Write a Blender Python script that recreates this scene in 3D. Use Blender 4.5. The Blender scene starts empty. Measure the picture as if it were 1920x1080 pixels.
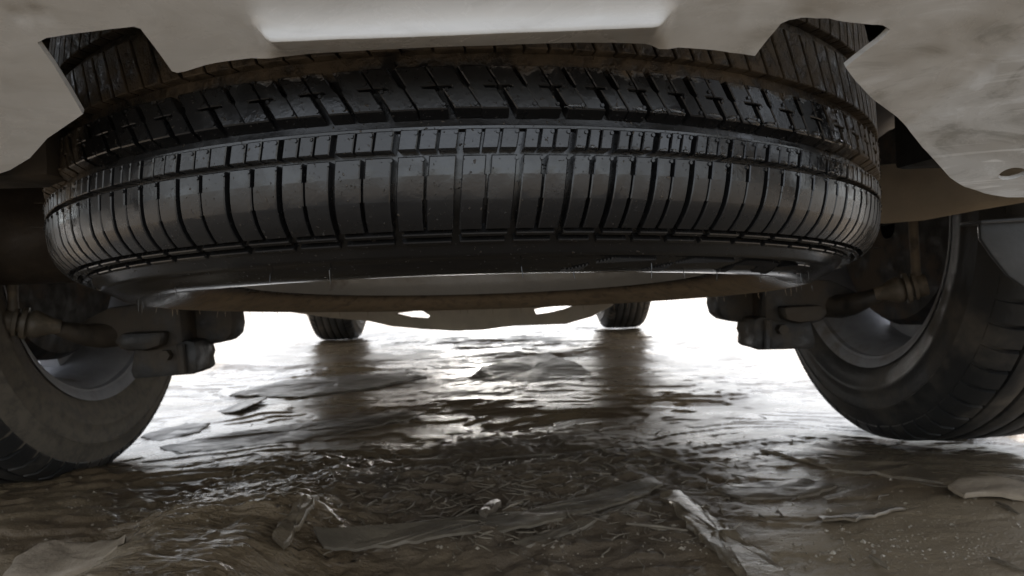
import bpy, bmesh, math, random
import numpy as np
from mathutils import Vector, Matrix, noise as mnoise
from mathutils.geometry import delaunay_2d_cdt

random.seed(7); rng = np.random.default_rng(11)
scene = bpy.context.scene
COL = scene.collection
R_ = math.radians

# ------------------------------------------------------------------ camera
CAM_H = 0.283
PITCH, ROLL, FPX = 0.0125, 0.038, 1280.0
fwd = Vector((0, math.cos(PITCH), -math.sin(PITCH)))
up0 = Vector((0, math.sin(PITCH), math.cos(PITCH)))
rt0 = Vector((1, 0, 0))
rt = rt0 * math.cos(ROLL) - up0 * math.sin(ROLL)
up = up0 * math.cos(ROLL) + rt0 * math.sin(ROLL)
CP = Vector((0, 0, CAM_H))
cd = bpy.data.cameras.new('camera'); cam = bpy.data.objects.new('camera', cd); COL.objects.link(cam)
m = Matrix((rt, up, -fwd)).transposed().to_4x4(); m.translation = CP
cam.matrix_world = m
cd.sensor_width = 36; cd.lens = 36 * FPX / 1920
cd.clip_start = 0.01; cd.clip_end = 2000
cd.dof.use_dof = True; cd.dof.focus_distance = 0.37; cd.dof.aperture_fstop = 19
scene.camera = cam

# ------------------------------------------------------------------ sky, sun, exposure
SUN_EL, SUN_ROT = R_(46), R_(2)
w = bpy.data.worlds.new('World'); scene.world = w; w.use_nodes = True
nt = w.node_tree; nt.nodes.clear()
sky = nt.nodes.new('ShaderNodeTexSky'); sky.sky_type = 'NISHITA'; sky.sun_disc = False
sky.sun_elevation = SUN_EL; sky.sun_rotation = SUN_ROT
sky.dust_density = 2.0; sky.air_density = 1.0; sky.ozone_density = 1.0
hs = nt.nodes.new('ShaderNodeHueSaturation'); hs.inputs['Saturation'].default_value = 0.32
bg = nt.nodes.new('ShaderNodeBackground'); bg.inputs['Strength'].default_value = 0.14
wo = nt.nodes.new('ShaderNodeOutputWorld')
nt.links.new(sky.outputs[0], hs.inputs['Color']); nt.links.new(hs.outputs[0], bg.inputs['Color']); nt.links.new(bg.outputs[0], wo.inputs[0])
sl = bpy.data.lights.new('sun', 'SUN'); sl.energy = 3.4; sl.angle = R_(1.5); sl.color = (1, .96, .9)
so = bpy.data.objects.new('sun', sl); COL.objects.link(so)
sd = Vector((math.sin(SUN_ROT) * math.cos(SUN_EL), math.cos(SUN_ROT) * math.cos(SUN_EL), math.sin(SUN_EL)))
so.rotation_euler = sd.to_track_quat('Z', 'Y').to_euler()
scene.view_settings.view_transform = 'Standard'; scene.view_settings.look = 'None'
scene.view_settings.gamma = 1; scene.view_settings.use_curve_mapping = False
scene.view_settings.exposure = 1.65
scene.cycles.max_bounces = 10; scene.cycles.diffuse_bounces = 6; scene.cycles.glossy_bounces = 5
scene.cycles.use_denoising = True; scene.cycles.use_adaptive_sampling = False; scene.cycles.sample_clamp_indirect = 5.0

# ------------------------------------------------------------------ helpers
def ray(px, py):
    return (fwd + rt * ((px - 960) / FPX) + up * ((540 - py) / FPX))
def at(px, py, D):
    "world point seen at photo pixel (1920 wide) at depth D"
    return CP + ray(px, py) * D
def onground(px, py, z=0.0):
    r = ray(px, py); return CP + r * ((z - CAM_H) / r.z)

def tag(o, label=None, cat=None, group=None, kind=None):
    if label: o['label'] = label
    if cat: o['category'] = cat
    if group: o['group'] = group
    if kind: o['kind'] = kind
    return o
def empty(name, loc=(0, 0, 0)):
    o = bpy.data.objects.new(name, None); COL.objects.link(o); o.location = loc; o.empty_display_size = .05; return o
def link(name, me, mat, parent=None, smooth=False):
    o = bpy.data.objects.new(name, me); COL.objects.link(o)
    if mat and not me.materials: me.materials.append(mat)
    if smooth: me.polygons.foreach_set('use_smooth', [True] * len(me.polygons))
    if parent: o.parent = parent
    return o
def obj(name, V, F, mat, parent=None, smooth=False, auto=None):
    me = bpy.data.meshes.new(name); me.from_pydata([tuple(v) for v in V], [], F); me.update()
    o = link(name, me, mat, parent, smooth)
    if auto is not None: sharp(me, auto)
    return o
def sharp(me, ang):
    bm = bmesh.new(); bm.from_mesh(me)
    bmesh.ops.recalc_face_normals(bm, faces=bm.faces)
    for f in bm.faces: f.smooth = True
    for e in bm.edges:
        if len(e.link_faces) == 2 and e.calc_face_angle(0) > R_(ang): e.smooth = False
    bm.to_mesh(me); bm.free()

class MB:
    def __init__(s): s.V = []; s.F = []
    def add(s, V, F):
        b = len(s.V); s.V += [tuple(v) for v in V]; s.F += [tuple(i + b for i in f) for f in F]
    def box(s, c, size, R=None):
        c = Vector(c); hx, hy, hz = [q / 2 for q in size]
        P = [Vector((x, y, z)) for x in (-hx, hx) for y in (-hy, hy) for z in (-hz, hz)]
        if R: P = [R @ p for p in P]
        s.add([c + p for p in P], [(0, 1, 3, 2), (4, 6, 7, 5), (0, 4, 5, 1), (2, 3, 7, 6), (0, 2, 6, 4), (1, 5, 7, 3)])
    def tube(s, pts, radii, n=16, cap=True, flat=1.0):
        pts = [Vector(p) for p in pts]; k = len(pts); V = []; F = []
        for i, p in enumerate(pts):
            t = (pts[min(i + 1, k - 1)] - pts[max(i - 1, 0)]).normalized()
            a = t.cross(Vector((0, 0, 1)));
            if a.length < .1: a = t.cross(Vector((0, 1, 0)))
            a.normalize(); b = a.cross(t)
            for j in range(n):
                th = 2 * math.pi * j / n
                V.append(p + (a * math.cos(th) + b * math.sin(th) * flat) * radii[i])
        for i in range(k - 1):
            for j in range(n):
                F.append((i * n + j, i * n + (j + 1) % n, (i + 1) * n + (j + 1) % n, (i + 1) * n + j))
        if cap: F += [tuple(range(n))[::-1], tuple(range((k - 1) * n, k * n))]
        s.add(V, F)
    def rough(s, amp, sc):
        V = s.V; out = []
        for v in V:
            q = Vector(v) * sc; out.append(tuple(Vector(v) + Vector((mnoise.noise(q), mnoise.noise(q + Vector((7, 3, 1))), mnoise.noise(q + Vector((1, 9, 5))))) * amp))
        s.V = out; return s
    def build(s, name, mat, parent=None, auto=35, bevel=0):
        o = obj(name, s.V, s.F, mat, parent)
        if bevel:
            bm = bmesh.new(); bm.from_mesh(o.data); bmesh.ops.recalc_face_normals(bm, faces=bm.faces)
            bmesh.ops.bevel(bm, geom=[e for e in bm.edges if len(e.link_faces) == 2 and e.calc_face_angle(0) > R_(35)], offset=bevel, segments=2, affect='EDGES', profile=.6)
            bm.to_mesh(o.data); bm.free()
        sharp(o.data, auto); return o

# vectorised gradient noise
_perm = rng.permutation(512); _perm = np.concatenate([_perm, _perm, _perm])
_gr = np.array([(math.cos(a), math.sin(a)) for a in np.linspace(0, 2 * np.pi, 32, endpoint=False)])
def pn(x, y, seed=0):
    x = np.asarray(x, float) + seed * 17.13; y = np.asarray(y, float) + seed * 9.71
    xi = np.floor(x).astype(int); yi = np.floor(y).astype(int); fx = x - xi; fy = y - yi
    def g(ix, iy, dx, dy):
        h = _gr[_perm[_perm[ix & 511] + (iy & 511)] & 31]; return h[..., 0] * dx + h[..., 1] * dy
    u = fx * fx * fx * (fx * (fx * 6 - 15) + 10); v = fy * fy * fy * (fy * (fy * 6 - 15) + 10)
    a = g(xi, yi, fx, fy); b = g(xi + 1, yi, fx - 1, fy); c = g(xi, yi + 1, fx, fy - 1); d = g(xi + 1, yi + 1, fx - 1, fy - 1)
    return 1.5 * ((a * (1 - u) + b * u) * (1 - v) + (c * (1 - u) + d * u) * v)
def fbm(x, y, o=4, seed=0, gain=.5):
    s = 0; a = 1
    for i in range(o): s = s + a * pn(x * 2 ** i, y * 2 ** i, seed + i * 3); a *= gain
    return s
def sst(x, a, b):
    t = np.clip((np.asarray(x, float) - a) / (b - a), 0, 1); return t * t * (3 - 2 * t)

# ------------------------------------------------------------------ materials
class NT:
    def __init__(s, name):
        s.m = bpy.data.materials.new(name); s.m.use_nodes = True; s.t = s.m.node_tree
        s.b = s.t.nodes['Principled BSDF']; s.out = s.t.nodes['Material Output']
        s.tc = s.t.nodes.new('ShaderNodeTexCoord')
    def n(s, typ, **k):
        x = s.t.nodes.new(typ)
        for a, b in k.items(): setattr(x, a, b)
        return x
    def L(s, a, b): s.t.links.new(a, b)
    def val(s, sock, v):
        if hasattr(v, 'is_linked') or hasattr(v, 'node'): s.L(v, sock)
        else: sock.default_value = v
    def noise(s, scale, detail=4, rough=.55, coord=None, vec=None, dist=0):
        x = s.n('ShaderNodeTexNoise'); x.inputs['Scale'].default_value = scale; x.inputs['Detail'].default_value = detail
        x.inputs['Roughness'].default_value = rough; x.inputs['Distortion'].default_value = dist
        src = coord or s.tc.outputs['Object']
        if vec:
            mp = s.n('ShaderNodeMapping'); mp.inputs['Scale'].default_value = vec; s.L(src, mp.inputs[0]); src = mp.outputs[0]
        s.L(src, x.inputs['Vector']); return x.outputs['Fac']
    def ramp(s, fac, a, b, va=0., vb=1., smooth=True):
        x = s.n('ShaderNodeMapRange'); x.interpolation_type = 'SMOOTHSTEP' if smooth else 'LINEAR'
        s.val(x.inputs[0], fac)
        for i, v in zip((1, 2, 3, 4), (a, b, va, vb)): x.inputs[i].default_value = v
        return x.outputs[0]
    def math(s, op, a, b=0.):
        x = s.n('ShaderNodeMath'); x.operation = op; s.val(x.inputs[0], a); s.val(x.inputs[1], b); return x.outputs[0]
    def mix(s, f, a, b):
        x = s.n('ShaderNodeMix'); x.data_type = 'RGBA'; s.val(x.inputs[0], f)
        for i, v in ((6, a), (7, b)):
            if isinstance(v, tuple): x.inputs[i].default_value = (*v, 1)
            else: s.L(v, x.inputs[i])
        return x.outputs[2]
    def mixf(s, f, a, b):
        x = s.n('ShaderNodeMix'); x.data_type = 'FLOAT'; s.val(x.inputs[0], f); s.val(x.inputs[2], a); s.val(x.inputs[3], b); return x.outputs[0]
    def bump(s, h, dist, strength=1.0, prev=None):
        x = s.n('ShaderNodeBump'); x.inputs['Strength'].default_value = strength; x.inputs['Distance'].default_value = dist
        s.L(h, x.inputs['Height'])
        if prev: s.L(prev, x.inputs['Normal'])
        return x.outputs[0]
    def set(s, **k):
        for a, v in k.items():
            sock = s.b.inputs[a.replace('_', ' ')]
            if isinstance(v, tuple): sock.default_value = (*v, 1) if len(v) == 3 else v
            else: s.val(sock, v)
        return s.m

def plain(name, col, rough, metal=0, dirt=None, dscale=14, dlo=.45, dhi=.62, bump=.0004, bscale=160, spec=.5):
    t = NT(name)
    c = t.mix(t.noise(dscale * 2, 5), tuple(q * .75 for q in col), tuple(min(1, q * 1.25) for q in col))
    rg = t.ramp(t.noise(dscale * 3, 4), .3, .7, rough * .75, min(1, rough * 1.25))
    if dirt:
        f = t.ramp(t.noise(dscale, 6, .6), dlo, dhi)
        c = t.mix(f, c, dirt); rg = t.mixf(f, rg, .75); t.set(Metallic=t.mixf(f, float(metal), 0.0))
    else: t.set(Metallic=float(metal))
    return t.set(Base_Color=c, Roughness=rg, Specular_IOR_Level=spec, Normal=t.bump(t.noise(bscale, 4), bump))

MUD = (.135, .098, .062)
def spare_rubber():
    t = NT('wet_spare_rubber'); O = t.tc.outputs['Object']
    sp = t.n('ShaderNodeSeparateXYZ'); t.L(O, sp.inputs[0]); x, y, z = sp.outputs
    n1 = t.noise(16, 6, .65); n2 = t.noise(95, 5, .6); n3 = t.noise(420, 3, .6)
    nn = t.math('ADD', t.math('MULTIPLY', t.math('SUBTRACT', n1, .5), .09), t.math('MULTIPLY', t.math('SUBTRACT', n2, .5), .03))
    zz = t.math('ADD', z, nn); xx = t.math('ADD', t.math('ABSOLUTE', x), t.math('MULTIPLY', nn, 1.5))
    side = t.math('MULTIPLY', t.ramp(xx, .205, .265), t.ramp(zz, .020, .052))
    top = t.math('MULTIPLY', t.ramp(t.math('ADD', z, t.math('MULTIPLY', nn, .35)), .0690, .0765), t.ramp(n2, .3, .6, .5, 1.0))
    under = t.math('MULTIPLY', t.ramp(t.math('ADD', y, nn), -.10, .02), t.ramp(z, -.002, -.014))
    mud = t.math('MAXIMUM', t.math('MAXIMUM', side, top), under)
    mud = t.math('MULTIPLY', mud, t.ramp(n2, .2, .5, .35, 1.0))
    speck = t.math('MULTIPLY', t.ramp(n3, .66, .72), .5)
    mud = t.math('MINIMUM', t.math('ADD', mud, speck), 1.0)
    col = t.mix(mud, (.012, .012, .0125), t.mix(n2, (.065, .050, .035), (.18, .14, .095)))
    col = t.mix(t.math('MULTIPLY', under, t.ramp(n2, .3, .55, .5, 1.0)), col, t.mix(n1, (.20, .15, .095), (.36, .28, .19)))
    wet = t.math('MAXIMUM', t.ramp(t.noise(30, 5, .6), .42, .62), t.math('MULTIPLY', t.ramp(z, -.004, -.016), 1.3))
    rg = t.mixf(mud, t.mixf(wet, .32, .14), .72)
    b1 = t.bump(n3, .00010); b2 = t.bump(t.math('MULTIPLY', n2, mud), .0022, 1, b1)
    return t.set(Base_Color=col, Roughness=rg, Specular_IOR_Level=.55, Normal=b2)

def car_rubber(name='road_tyre_rubber', lo=.46, hi=.72, mc=(.095, .08, .063)):
    t = NT(name); n1 = t.noise(9, 6, .62); n2 = t.noise(60, 5, .6)
    mud = t.math('MULTIPLY', t.ramp(n1, lo, hi), t.ramp(n2, .3, .6, .5, 1.0))
    col = t.mix(mud, (.020, .020, .020), mc)
    return t.set(Base_Color=col, Roughness=t.mixf(mud, .5, .8), Normal=t.bump(n2, .0012))

def ground_mat():
    t = NT('wet_trampled_mud'); O = t.tc.outputs['Object']
    big = t.noise(1.7, 5, .6); mid = t.noise(9, 6, .62, vec=(.8, 1.1, 1)); fine = t.noise(75, 6, .7, vec=(.85, 1.1, 1)); vf = t.noise(330, 4, .6)
    c = t.mix(t.ramp(mid, .3, .7), (.095, .066, .038), (.185, .138, .084))
    c = t.mix(t.ramp(big, .48, .66), c, (.22, .165, .10))
    c = t.mix(t.ramp(fine, .58, .68), c, (.050, .036, .024)); c = t.mix(t.ramp(vf, .60, .70, 0, .6), c, (.26, .20, .13)); c = t.mix(t.ramp(vf, .40, .30, 0, .7), c, (.04, .03, .02))
    wet = t.ramp(t.math('ADD', t.math('MULTIPLY', big, .55), t.math('MULTIPLY', mid, .45)), .40, .60)
    sx_ = t.n('ShaderNodeSeparateXYZ'); t.L(O, sx_.inputs[0]); gx_, gy_, gz_ = sx_.outputs
    wob = t.math('MULTIPLY', t.math('SUBTRACT', t.noise(5, 6, .65), .5), .9)
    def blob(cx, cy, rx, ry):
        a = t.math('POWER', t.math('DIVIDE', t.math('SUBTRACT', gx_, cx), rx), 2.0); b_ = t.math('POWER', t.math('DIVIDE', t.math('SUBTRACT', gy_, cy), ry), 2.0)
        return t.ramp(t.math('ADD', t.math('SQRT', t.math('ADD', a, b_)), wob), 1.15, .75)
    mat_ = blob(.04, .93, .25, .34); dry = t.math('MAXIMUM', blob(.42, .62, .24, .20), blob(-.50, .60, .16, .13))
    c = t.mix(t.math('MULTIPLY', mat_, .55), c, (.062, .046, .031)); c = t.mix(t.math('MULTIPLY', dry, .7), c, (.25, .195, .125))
    rg = t.math('ADD', t.mixf(wet, .36, .19), t.math('MULTIPLY', t.math('SUBTRACT', fine, .5), .12))
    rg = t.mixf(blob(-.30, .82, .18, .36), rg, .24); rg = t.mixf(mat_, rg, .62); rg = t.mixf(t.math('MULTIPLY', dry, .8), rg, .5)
    st = t.noise(26, 5, .6, vec=(.5, 2.4, 1)); near = t.ramp(gy_, .85, 1.5, 1.0, .22)
    mid, fine, vf = (t.math('MULTIPLY', q, near) for q in (mid, fine, vf)); b = t.bump(mid, .003, .6); b = t.bump(t.math('MULTIPLY', st, t.math('ADD', t.math('MULTIPLY', near, .5), t.math('MULTIPLY', blob(-.30, .82, .18, .36), 2.2))), .0030, 1.0, b); b = t.bump(fine, .0022, .9, b); b = t.bump(vf, .0011, .9, b)
    return t.set(Base_Color=c, Roughness=rg, Specular_IOR_Level=.5, Normal=b)
def flake_mat(name, c1, c2, rough=.4):
    t = NT(name); mid = t.noise(25, 6, .6, vec=(.7, 1.6, 1)); fine = t.noise(190, 5, .65)
    return t.set(Base_Color=t.mix(t.ramp(mid, .32, .68), c1, c2), Roughness=t.ramp(mid, .3, .7, rough + .15, rough - .1), Normal=t.bump(fine, .0012, .9, t.bump(mid, .003, .7)))
def paint():
    t = NT('dusty_bumper_paint')
    a = t.noise(7, 5, .6, vec=(1, 1, 2)); sm = t.noise(26, 6, .7, vec=(.7, 1, 2.2), dist=1.2); vf = t.noise(900, 2)
    c = t.mix(t.ramp(a, .3, .7), (.56, .55, .53), (.65, .64, .62))
    c = t.mix(t.ramp(sm, .55, .75, 0, .55), c, (.44, .425, .395))
    mpn = t.n('ShaderNodeMapping'); mpn.inputs['Rotation'].default_value = (0, R_(-38), 0); mpn.inputs['Scale'].default_value = (3.0, 6, 14.0); t.L(t.tc.outputs['Object'], mpn.inputs[0])
    wipe = t.noise(4.0, 6, .65, coord=mpn.outputs[0], dist=1.6)
    sx_ = t.n('ShaderNodeSeparateXYZ'); t.L(t.tc.outputs['Object'], sx_.inputs[0]); rgt = t.math('MULTIPLY', t.ramp(sx_.outputs[0], .06, .24, .25, 1.0), t.ramp(sx_.outputs[2], .55, .42, .3, 1.0))
    c = t.mix(t.math('MULTIPLY', t.ramp(wipe, .50, .68), rgt), c, (.40, .39, .365)); c = t.mix(t.math('MULTIPLY', t.ramp(wipe, .46, .34), rgt), c, (.72, .72, .715))
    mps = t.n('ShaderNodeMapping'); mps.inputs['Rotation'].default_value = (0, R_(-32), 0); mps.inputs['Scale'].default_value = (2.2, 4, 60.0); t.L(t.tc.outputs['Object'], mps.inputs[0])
    gloss_streak = t.noise(5.0, 3, .5, coord=mps.outputs[0], dist=.8); crn = t.math('MULTIPLY', t.math('MULTIPLY', t.ramp(sx_.outputs[0], .225, .30), t.ramp(sx_.outputs[0], .50, .40)), t.ramp(sx_.outputs[2], .44, .39))
    c = t.mix(t.math('MULTIPLY', t.math('MULTIPLY', t.ramp(gloss_streak, .615, .655), crn), .9), c, (.86, .86, .85))  # glossy reflection streaks and scratches painted as pale lines at the right corner
    rg = t.math('ADD', t.ramp(sm, .35, .7, .14, .4), t.math('MULTIPLY', t.math('SUBTRACT', vf, .5), .1))
    return t.set(Base_Color=c, Roughness=rg, Specular_IOR_Level=.5, Normal=t.bump(t.noise(18, 3), .0012, .6))

M = dict(
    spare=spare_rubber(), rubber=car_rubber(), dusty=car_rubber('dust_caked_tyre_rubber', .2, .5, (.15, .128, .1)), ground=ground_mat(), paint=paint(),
    body=plain('white_body_paint', (.66, .65, .62), .3, bump=0.0001),
    under=plain('black_underseal', (.025, .023, .021), .8, dirt=(.07, .055, .04)),
    arm=plain('mud_caked_steel', (.022, .021, .020), .5, .2, dirt=(.062, .048, .034), dlo=.40, dhi=.6, bump=.002, bscale=60),
    bush=plain('dusty_bushing_rubber', (.10, .082, .06), .6, dirt=(.19, .15, .105), dscale=30),
    pipe=plain('mud_dusted_pipe', (.46, .39, .30), .5, dirt=(.52, .45, .34), dscale=9, bump=.0008),
    silencer=plain('rust_brown_silencer', (.035, .027, .02), .6, dirt=(.08, .06, .042), dscale=10, bump=.001),
    rimspare=plain('grey_rim_paint', (.38, .38, .37), .42, .25, dirt=(.12, .095, .065), dlo=.6, dhi=.75, bump=.0004),
    rim=plain('dull_alloy', (.34, .34, .355), .6, .2, dirt=(.2, .175, .15), dlo=.5, dhi=.72),
    hub=plain('dark_iron', (.03, .028, .027), .7, dirt=(.08, .055, .035)),
    plastic=plain('grey_blue_plastic', (.075, .083, .093), .45, bump=.0003),
    glass=plain('dark_glass', (.02, .02, .022), .08, bump=0),
    lamp=plain('red_lamp_plastic', (.35, .02, .02), .15, bump=0),
    water=None, black=plain('hole_shade_black', (.008, .008, .008), .6),  # black stands in for the shade inside the bumper hole
    flake_d=flake_mat('dark_wet_mud_crust', (.075, .058, .040), (.14, .112, .078)),
    flake_s=flake_mat('olive_mud_strip', (.085, .068, .046), (.145, .118, .082), .55),
    flake_l=flake_mat('pale_dry_mud_crust', (.20, .155, .105), (.30, .24, .17), .55),
    flake_w=flake_mat('wet_mud_crust', (.10, .078, .052), (.19, .15, .10), .25),
    grit=flake_mat('pale_grit', (.16, .13, .09), (.34, .29, .22), .4),
    fibre=flake_mat('muddy_straw', (.09, .07, .048), (.20, .165, .115), .5),
)
tw = NT('rain_water'); M['water'] = tw.set(Base_Color=(1, 1, 1), Roughness=.02, IOR=1.33, Transmission_Weight=1.0)

# ------------------------------------------------------------------ ground
def hfun(x, y):
    x = np.asarray(x, float); y = np.asarray(y, float)
    wx = x + .10 * fbm(x * 1.6, y * 1.6, 3, 40); wy = y + .07 * fbm(x * 2.1, y * 2.4, 3, 50)
    far = sst(y, .95, 1.5); h = (.016 - .006 * far) * fbm(wx * .9, wy * 1.9, 3, 1)
    h = h + .050 * (1 - sst(y, .56, 1.02)) * sst(x, -.47, -.35) * (1 - sst(x, -.28, -.17))
    t = fbm(wx * 2.2, wy * 5.0, 4, 8, .55) * 1.3           # layered, peeling crust
    k = np.floor(t * 2.2); fr = t * 2.2 - k
    h = h + (.0042 - .0012 * far) * (k + sst(fr, .0, .14)) / 2.2 * 2
    rip = sst(y, .8, 1.5)
    h = h + .0010 * rip * fbm(wx * 6, wy * 12, 3, 21, .5) + .0035 * (1 - rip) * fbm(wx * 9, wy * 11, 5, 25, .62)
    crumb = sst(fbm(x * 2.2 + 9, y * 2.6, 3, 71), -.15, .35)
    h = h + .0022 * (1 - .85 * far) * crumb * fbm(x * 38, y * 48, 4, 33, .65)
    rgh = sst(fbm(x * 1.4 + 3, y * 1.4, 3, 60), -.2, .5)
    h = h * (.55 + .6 * rgh)
    mt = np.exp(-(((x - .04) / .26) ** 2 + ((y - .93) / .34) ** 2) ** 2)
    h = h + mt * (.0040 * fbm(x * 26, y * 30, 4, 81, .65) + .004)
    dr = np.exp(-(((x - .42) / .22) ** 2 + ((y - .60) / .2) ** 2) ** 2); h = h * (1 - .55 * dr)
    # ruts pressed flat under the wheels
    for sx in (-.80, .70):
        h = h - .008 * np.exp(-((x - sx + .045 * (y - 1.08)) / .13) ** 2)
    return h * (1 - sst(np.hypot(x, y), 8, 25) * .6)
def axis(lo, fine_lo, fine_hi, hi, step, g=1.09):
    a = list(np.arange(fine_lo, fine_hi, step)); s = step; v = fine_hi
    while v < hi: a.append(v); s *= g; v += s
    s = step; v = fine_lo; b = []
    while v > lo:
        s *= g; v -= s; b.append(v)
    return np.array(b[::-1] + a)
ys = [.45]
while ys[-1] < 5.2: ys.append(ys[-1] + max(.0035, .0042 * ys[-1] ** 1.25))
yb = [.45]; s_ = .02
while yb[-1] > -90: s_ *= 1.12; yb.append(yb[-1] - s_)
yf = [ys[-1]]; s_ = .04
while yf[-1] < 160: s_ *= 1.10; yf.append(yf[-1] + s_)
YS = np.array(yb[::-1][:-1] + ys + yf[1:]); XS = axis(-120, -1.35, 1.35, 120, .0055)
gx, gy = np.meshgrid(XS, YS); gz = hfun(gx, gy)
gz = gz + sst(gy + 2.5 * pn(gx * .06, gy * .06, 5), 15, 24) * (2.3 + .8 * fbm(gx * .12, gy * .12, 3, 15))  # unseen bank beyond the car, added to cut low sky reflections on the mud
nx, ny = len(XS), len(YS)
V = np.stack([gx, gy, gz], -1).reshape(-1, 3)
idx = np.arange(nx * ny).reshape(ny, nx)
Fq = np.stack([idx[:-1, :-1], idx[:-1, 1:], idx[1:, 1:], idx[1:, :-1]], -1).reshape(-1, 4)
me = bpy.data.meshes.new('ground')
me.vertices.add(len(V)); me.vertices.foreach_set('co', V.ravel())
me.loops.add(Fq.size); me.loops.foreach_set('vertex_index', Fq.ravel().astype(np.int32))
me.polygons.add(len(Fq)); me.polygons.foreach_set('loop_start', np.arange(0, Fq.size, 4, dtype=np.int32))
me.polygons.foreach_set('use_smooth', np.ones(len(Fq), bool)); me.update()
tag(link('ground', me, M['ground']), 'wet brown trampled mud ground under the car', kind='structure')

# ------------------------------------------------------------------ the car
YAW = 0.045
car = empty('parked_car', (-.053, 1.08, 0)); car.rotation_euler = (0, 0, YAW)
tag(car, 'parked white car seen low from behind, its underside over wet mud', 'car')
CM = Matrix.Translation((-.053, 1.08, 0)) @ Matrix.Rotation(YAW, 4, 'Z'); CI = CM.inverted()
def cl(p): return CI @ Vector(p)
def C(px, py, D): return cl(at(px, py, D))

# body: side profile with wheel arches, lofted across the width
def arch(cx, cz, r, a0, a1, n=14): return [(cx + r * math.cos(R_(a0 + (a1 - a0) * i / n)), cz + r * math.sin(R_(a0 + (a1 - a0) * i / n))) for i in range(n + 1)]
prof = [(-.80, .66), (-.52, .70), (-.47, .78), (-.43, .70)] + arch(0, .35, .42, 143, 11)[0:] + [(.47, .43), (2.13, .43)] + arch(2.6, .35, .42, 169, 10) + [(3.05, .42), (3.42, .41), (3.50, .52), (3.46, .72), (3.30, .88), (2.35, .98), (1.65, 1.42), (1.2, 1.52), (.2, 1.54), (-.45, 1.48), (-.72, 1.02), (-.84, .95)]
def loft(prof, half, tum):
    V = []; n = len(prof)
    for sx in (-1, 1):
        for (y, z) in prof: V.append((sx * (half - tum * max(0, z - .95)), y, z))
    F = [(i, (i + 1) % n, n + (i + 1) % n, n + i) for i in range(n)]
    F += [tuple(range(n))[::-1], tuple(range(n, 2 * n))]
    return V, F
V, F = loft(prof, .89, .32)
body = obj('body', V, F, M['body'], car); sharp(body.data, 30)
mb = MB()
mb.add(*loft([(-.71, 1.06), (-.47, 1.44), (-.46, 1.45), (-.70, 1.05)], .62, .1)); 
rw = mb.build('rear_window', M['glass'], car); rw.location = (0, -.012, .004)
for sx in (-1, 1):
    b = MB(); b.box((sx * .74, -.83, .90), (.2, .05, .16)); b.build('tail_lamp', M['lamp'], car, bevel=.01)

# floor pan under the middle of the car with ribs
mb = MB(); mb.box((0, 1.3, .415), (1.3, 1.5, .03)); mb.box((-.35, 1.3, .395), (.12, 1.4, .03)); mb.box((.35, 1.3, .395), (.12, 1.4, .03))
mb.box((0, 2.9, .40), (1.1, .9, .03))
mb.build('floor_pan', M['under'], car, bevel=.006)
mb = MB(); mb.box((0, -.18, .695), (1.5, 1.2, .02)); mb.box((-.40, -.25, .62), (.09, 1.0, .05)); mb.box((.42, -.25, .62), (.09, 1.0, .05))
mb.build('boot_floor', M['under'], car, bevel=.006)
for sx in (-1, 1):
    mb = MB(); mb.box((sx * .84, -.60, .61 - (.08 if sx < 0 else 0)), (.03, .42, .28 + (.16 if sx < 0 else 0))); mb.build('wheel_arch_liner', M['under'], car, bevel=.008)  # left liner stretched lower to block light from the side

# ---- road wheels: wheel (rim) > tyre, tread ribs, shoulder lugs, hub
def revolve(prof, n, ax='x', closed=False):
    V = []; F = []; k = len(prof)
    for i in range(n):
        a = 2 * math.pi * i / n; c, s = math.cos(a), math.sin(a)
        for (x, r) in prof: V.append((x, r * c, r * s) if ax == 'x' else (r * c, r * s, x))
    for i in range(n):
        j = (i + 1) % n
        for q in range(k if closed else k - 1):
            F.append((i * k + q, i * k + (q + 1) % k, j * k + (q + 1) % k, j * k + q))
    return V, F
TW = .112
def tyre_prof(s):      # s=+1: inner side at -x ... mirrored by caller
    half = [(.098, .228), (.106, .236), (.112, .250), (.1155, .262), (.1172, .264), (.1178, .270), (.1160, .272), (.1165, .284), (.1150, .296), (.1165, .2975), (.1155, .300), (.1130, .302), (.109, .315), (.100, .331), (.092, .337)]
    p = [(-a, r) for a, r in half] + [(-.07, .3375), (0, .339), (.07, .3375)] + [(a, r) for a, r in half[::-1]]
    return p + [(.094, .222), (-.094, .222)]
me_t = {}
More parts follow.
